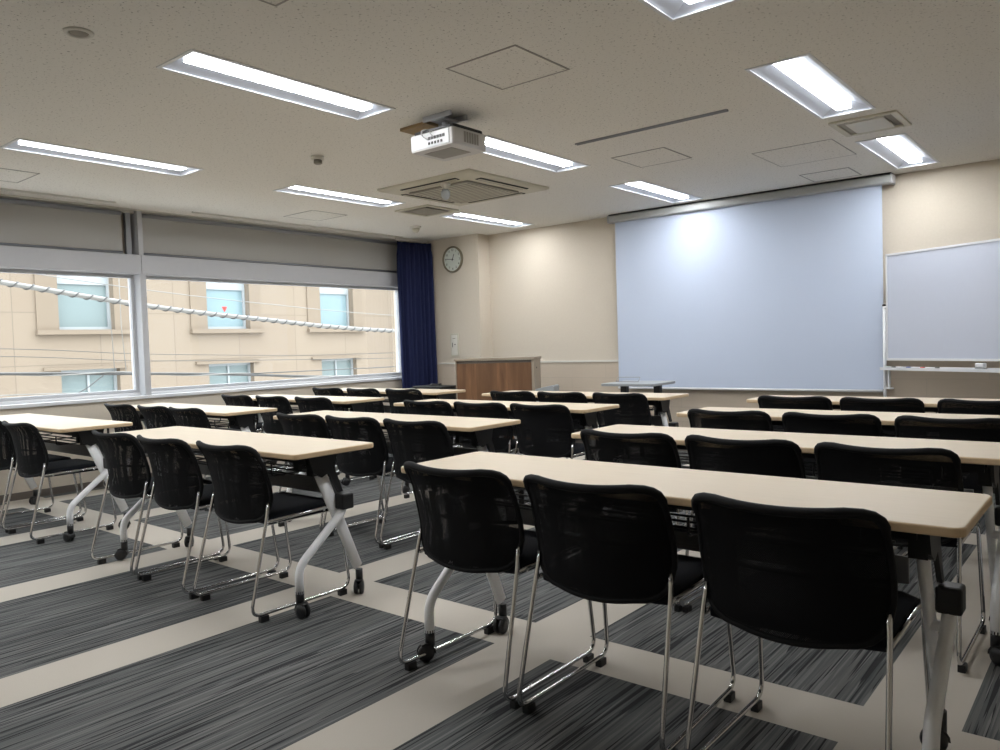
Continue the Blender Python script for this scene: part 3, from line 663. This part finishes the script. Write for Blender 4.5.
# ================================================================ TABLE (origin: middle of the far long edge on the floor)
TL, TD, TH = 1.80, 0.45, 0.72
def make_table():
    t = thing('training_table', '', 'table'); h = TL/2
    MB().prism(rrect(-h, -TD, h, 0, 0.028, 6), TH-0.024, TH, 0, 1).build('tabletop', ['top', 'top_edge'], t, bevel=0.006, seg=3)
    MB().box((-h+0.12, -0.275, 0.652), (h-0.12, -0.225, 0.682)).build('beam', 'black_steel', t)
    mb = MB()                                                     # under-shelf of black rods
    for y, z in ((-0.10, 0.607), (-0.17, 0.602), (-0.24, 0.602), (-0.31, 0.602), (-0.365, 0.607)): mb.tube([(-h+0.2, y, z), (h-0.2, y, z)], 0.004, 6)
    for x in (-0.62, -0.21, 0.21, 0.62): mb.tube(fillet([(x, -0.085, 0.694), (x, -0.085, 0.597), (x, -0.375, 0.597), (x, -0.375, 0.65)], 0.015, 4), 0.0045, 6)
    for x in (-0.62, 0.62): mb.box((x-0.012, -0.25, 0.600), (x+0.012, -0.22, 0.653))
    mb.build('shelf_rack', 'black_steel', t)
    MB().box((-h+0.19, -0.066, 0.462), (h-0.19, -0.058, 0.540)).build('modesty_panel', 'panel_grey', t, bevel=0.003)
    for x in (-h+0.262, h-0.262): MB().box((x-0.012, -0.0575, 0.50), (x+0.012, -0.052, 0.695)).build('panel_hanger', 'black_steel', t)
    for s in (-1, 1):
        X = s*(h-0.080); Xi = X - s*0.045
        mb = MB()
        mb.tube([(Xi, -0.032, 0.130), (Xi, -0.135, 0.375), (Xi, -0.235, 0.615)], 0.02, 12, rads=[0.019, 0.0215, 0.024], flat=(0.65, 1.4))
        mb.tube(fillet([(X, -0.395, 0.105), (X, -0.395, 0.218), (X, -0.152, 0.412), (X, -0.132, 0.45)], 0.05, 6), 0.0185, 12)
        mb.tube([(X, -0.160, 0.395), (Xi, -0.160, 0.395)], 0.014, 10)
        leg = mb.build('leg', 'leg_white', t)
        MB().box((X-0.031, -0.165, 0.428), (X+0.031, -0.100, 0.500)).build('joint_block', 'black_plastic', leg, bevel=0.008)
        a = [(-0.315, 0.695), (-0.15, 0.695), (-0.168, 0.62), (-0.125, 0.505), (-0.150, 0.505), (-0.205, 0.60), (-0.24, 0.585), (-0.285, 0.61)]
        mb = MB(); m = len(a); x0, x1 = Xi+0.017*s, Xi+0.030*s
        A = [mb.bm.verts.new((x0, y, z)) for y, z in a]; B = [mb.bm.verts.new((x1, y, z)) for y, z in a]
        mb.bm.faces.new(A); mb.bm.faces.new(B[::-1])
        for i in range(m): mb.bm.faces.new((A[i], A[(i+1) % m], B[(i+1) % m], B[i]))
        mb.box((Xi-0.022, -0.285, 0.595), (Xi+0.022, -0.205, 0.660)).box((min(Xi, Xi-0.10*s), -0.30, 0.645), (max(Xi, Xi-0.10*s), -0.21, 0.690))
        mb.build('hinge_bracket', 'black_steel', leg)
        for y, x in ((-0.395, X), (-0.025, Xi)):
            mb = MB()
            mb.cyl((0, 0, 0.055), (0, 0, 0.115), 0.0185 if y < -0.2 else 0.017, 12)
            for d in (-1, 1): mb.lathe([(0.012, d*0.005), (0.031, d*0.006), (0.032, d*0.014), (0.028, d*0.021), (0.012, d*0.023)], c=(0, -0.018, 0.0325), axis='x', seg=18)
            mb.lathe([(0.010, -0.005), (0.010, 0.005)], c=(0, -0.018, 0.0325), axis='x', seg=8)
            hood = [(-0.018+0.037*math.cos(aa), 0.0325+0.037*math.sin(aa)) for aa in [math.radians(v) for v in (-5, 20, 45, 70, 95, 120)]]
            mb.prism([(p[0], p[1]) for p in hood] + [(-0.018, 0.045)], -0.018, 0.018, xf=lambda p: (p[2], p[0], p[1]))
            cs = mb.build('caster', 'black_plastic', leg, loc=(x, y, 0)); cs.rotation_euler = (0, 0, 0.3)
    return t
TB = make_table()
TX = {'R': -0.285, 'M': -2.712, 'L': -5.078}; TY = [2.382, 3.494, 4.595, 5.661]
first = True
for c in 'RML':
    for r in range(4):
        o = TB if first else dup(TB); first = False
        o.location = (TX[c]-TL/2, TY[r], 0)
        jr = random.Random(ord(c)*7+r)
        for lg in o.children:
            for cs in lg.children:
                if cs.name.startswith('caster'): cs.rotation_euler = (0, 0, jr.uniform(-1.6, 1.6))
        tag(o, 'pale maple-topped training table on white caster legs, %s in the %s column' % (ROWN[r], COLN[c]), 'table', 'maple training tables in the %s column' % COLN[c])

# ================================================================ OUTSIDE
FX = -14.0
b = thing('opposite_building', 'beige stone building seen through the windows', 'building', (FX, 8.5, -5.0))
def L3(x, y, z): return (x-FX, y-8.5, z+5.0)
ups = [(5.38, 6.30), (8.08, 9.02), (10.80, 11.74), (13.5, 14.4), (2.66, 3.58)]
wh = [(a, c, 1.635, 2.98) for a, c in ups] + [(a, c+0.06, -1.0, 0.945) for a, c in ups]
mb = MB()
def putf(m, y0, y1, z0, z1): m.box(L3(FX-0.25, y0, z0), L3(FX, y1, z1))
holed(mb, -4.0, 24.0, -5.0, 3.1, wh, putf)
bmesh.ops.remove_doubles(mb.bm, verts=mb.bm.verts, dist=1e-5)
mb.build('wall', 'facade', b)
MB().box(L3(FX-4.0, -4.0, -5.0), L3(FX-0.6, 24.0, 3.1)).build('rear_block', 'facade_trim', b)
for n, (a, c, z0, z1) in enumerate(wh):
    upw = z0 > 0
    blue = n in (1, 2)
    f = MB()
    X0, X1 = FX-0.20, FX-0.13; e = 0.05
    f.box(L3(X0, a, z0), L3(X1, c, z0+e)).box(L3(X0, a, z1-e), L3(X1, c, z1)).box(L3(X0, a, z0+e), L3(X1, a+e, z1-e)).box(L3(X0, c-e, z0+e), L3(X1, c, z1-e))
    m = (a+c)/2
    if upw: f.box(L3(X0, a+e, 2.42), L3(X1, c-e, 2.56)).box(L3(X0, m-0.02, 2.56), L3(X1, m+0.02, z1-e))
    else: f.box(L3(X0, m-0.02, z0+e), L3(X1, m+0.02, z1-e))
    fo = f.build('window_frame', 'facade_frame', b)
    MB().box(L3(FX-0.18, a+e, z0+e), L3(FX-0.165, c-e, z1-e)).build('pane', 'facade_glass_blue' if blue else 'facade_glass', fo)
    if upw:
        MB().box(L3(FX+0.0, a-0.36, z0-0.085), L3(FX+0.10, c+0.30, z0-0.01)).build('sill', 'facade_trim', b)
        MB().box(L3(FX+0.0, a-0.34, z0-0.01), L3(FX+0.03, a-0.0, z1)).box(L3(FX+0.0, c, z0-0.01), L3(FX+0.03, c+0.26, z1)).build('surround', 'facade_trim', b)
    else:
        MB().box(L3(FX+0.0, a-0.28, z1+0.0), L3(FX+0.06, c+0.12, z1+0.05)).build('lintel', 'facade_trim', b)
# red triangle on a pane (rescue entry mark)
m_ = (wh[1][0]+wh[1][1])/2 + 0.02; zt = 2.03
mb = MB(); mb.prism([(m_-0.06, zt+0.055), (m_+0.06, zt+0.055), (m_, zt-0.055)], 0, 0.004, xf=lambda p: L3(FX-0.163+p[2], p[0], p[1]))
mb.build('triangle_mark', 'red', b)
struct(MB().box((FX-5, -6, -5.1), (XL-0.4, 26, -5.0)).build('street', 'ground'), 'grey street below the windows', 'street')

def cable(name, label, pts, r, mat, wrap=None, group='overhead cables outside the windows'):
    # pts: (y, z) on the plane x = CXP, smoothed through Catmull-Rom
    P = [Vector((-9.0, y, z)) for y, z in pts]; P = [P[0]*2-P[1]] + P + [P[-1]*2-P[-2]]; out = []
    for i in range(1, len(P)-2):
        for k in range(24):
            s = k/24; a, bq, c, d = P[i-1], P[i], P[i+1], P[i+2]
            out.append(0.5*((2*bq)+(c-a)*s+(2*a-5*bq+4*c-d)*s*s+(3*bq-a-3*c+d)*s**3))
    out.append(P[-2])
    if wrap is None:
        return tag(MB().tube(out, r, 6).build(name, mat), label, 'cable', group)
    t = thing(name, label, 'cable', out[0], group=group); o0 = Vector(out[0])
    MB().tube([p-o0 for p in out], r, 8).build('core', mat, t)
    hel = []; L = 0; N = 900
    for i in range(N+1):
        s = i/N*(len(out)-1); k = min(int(s), len(out)-2); p = out[k].lerp(out[k+1], s-k)-o0
        a = 2*PI*(p.y)/wrap[1]; hel.append(p+Vector((math.cos(a), 0, math.sin(a)))*(r+0.004))
    MB().tube(hel, wrap[2], 6).build('spiral_wrap', wrap[0], t)
    return t
cable('overhead_cable', 'thick white spiral-wrapped cable sagging across both windows', [(0.5, 2.32), (2.92, 1.955), (4.38, 1.747), (5.81, 1.604), (8.45, 1.416), (14, 1.30)], 0.027, 'cable_white', ('cable_grey', 0.15, 0.008))
cable('overhead_cable', 'grey double cable running low across the window', [(0.5, 1.10), (2.874, 1.012), (3.975, 0.96), (5.2, 0.895), (6.7, 0.79), (8.4, 0.68), (14, 0.4)], 0.016, 'cable_grey', ('cable_white', 1.6, 0.008))
cable('overhead_cable', 'thin grey cable rising low across the right window', [(5.2, 0.885), (6.0, 0.87), (7.6, 0.86), (8.44, 0.855), (14, 0.85)], 0.008, 'cable_grey')
cable('overhead_cable', 'thin cable just above the low double cable', [(0.5, 1.25), (2.9, 1.19), (4.44, 1.09), (6.6, 1.03), (8.44, 0.99), (14, 0.9)], 0.004, 'cable_grey')
cable('overhead_cable', 'second thin cable above the low double cable', [(0.5, 1.33), (2.9, 1.27), (4.44, 1.17), (6.6, 1.09), (8.44, 1.07), (14, 1.0)], 0.004, 'cable_grey')
cable('overhead_cable', 'thin pale cable above the thick spiral-wrapped one', [(0.5, 2.3), (2.9, 2.09), (4.4, 1.93), (6.0, 1.80), (8.44, 1.66), (14, 1.5)], 0.005, 'cable_white')
cable('overhead_cable', 'thin pale cable lowest in the left window', [(0.5, 0.82), (2.862, 0.79), (3.9, 0.75), (5.0, 0.70), (14, 0.3)], 0.007, 'cable_white')
def drop(label, pts, r, mat):
    tag(MB().tube([(-8.98, y, z) for y, z in pts], r, 6).build('drop_wire', mat), label, 'wire', 'hanging wires outside the left window')
drop('pale drop wire hanging left of the mullion', [(3.98, 2.9), (4.0, 1.8), (4.02, 0.98)], 0.004, 'cable_white')
drop('second pale drop wire hanging beside the mullion', [(4.12, 2.9), (4.12, 1.5), (4.15, 0.98)], 0.004, 'cable_white')
drop('dark wire slanting down from the low cable', [(3.90, 0.95), (3.72, 0.82), (3.5, 0.70)], 0.006, 'cable_grey')
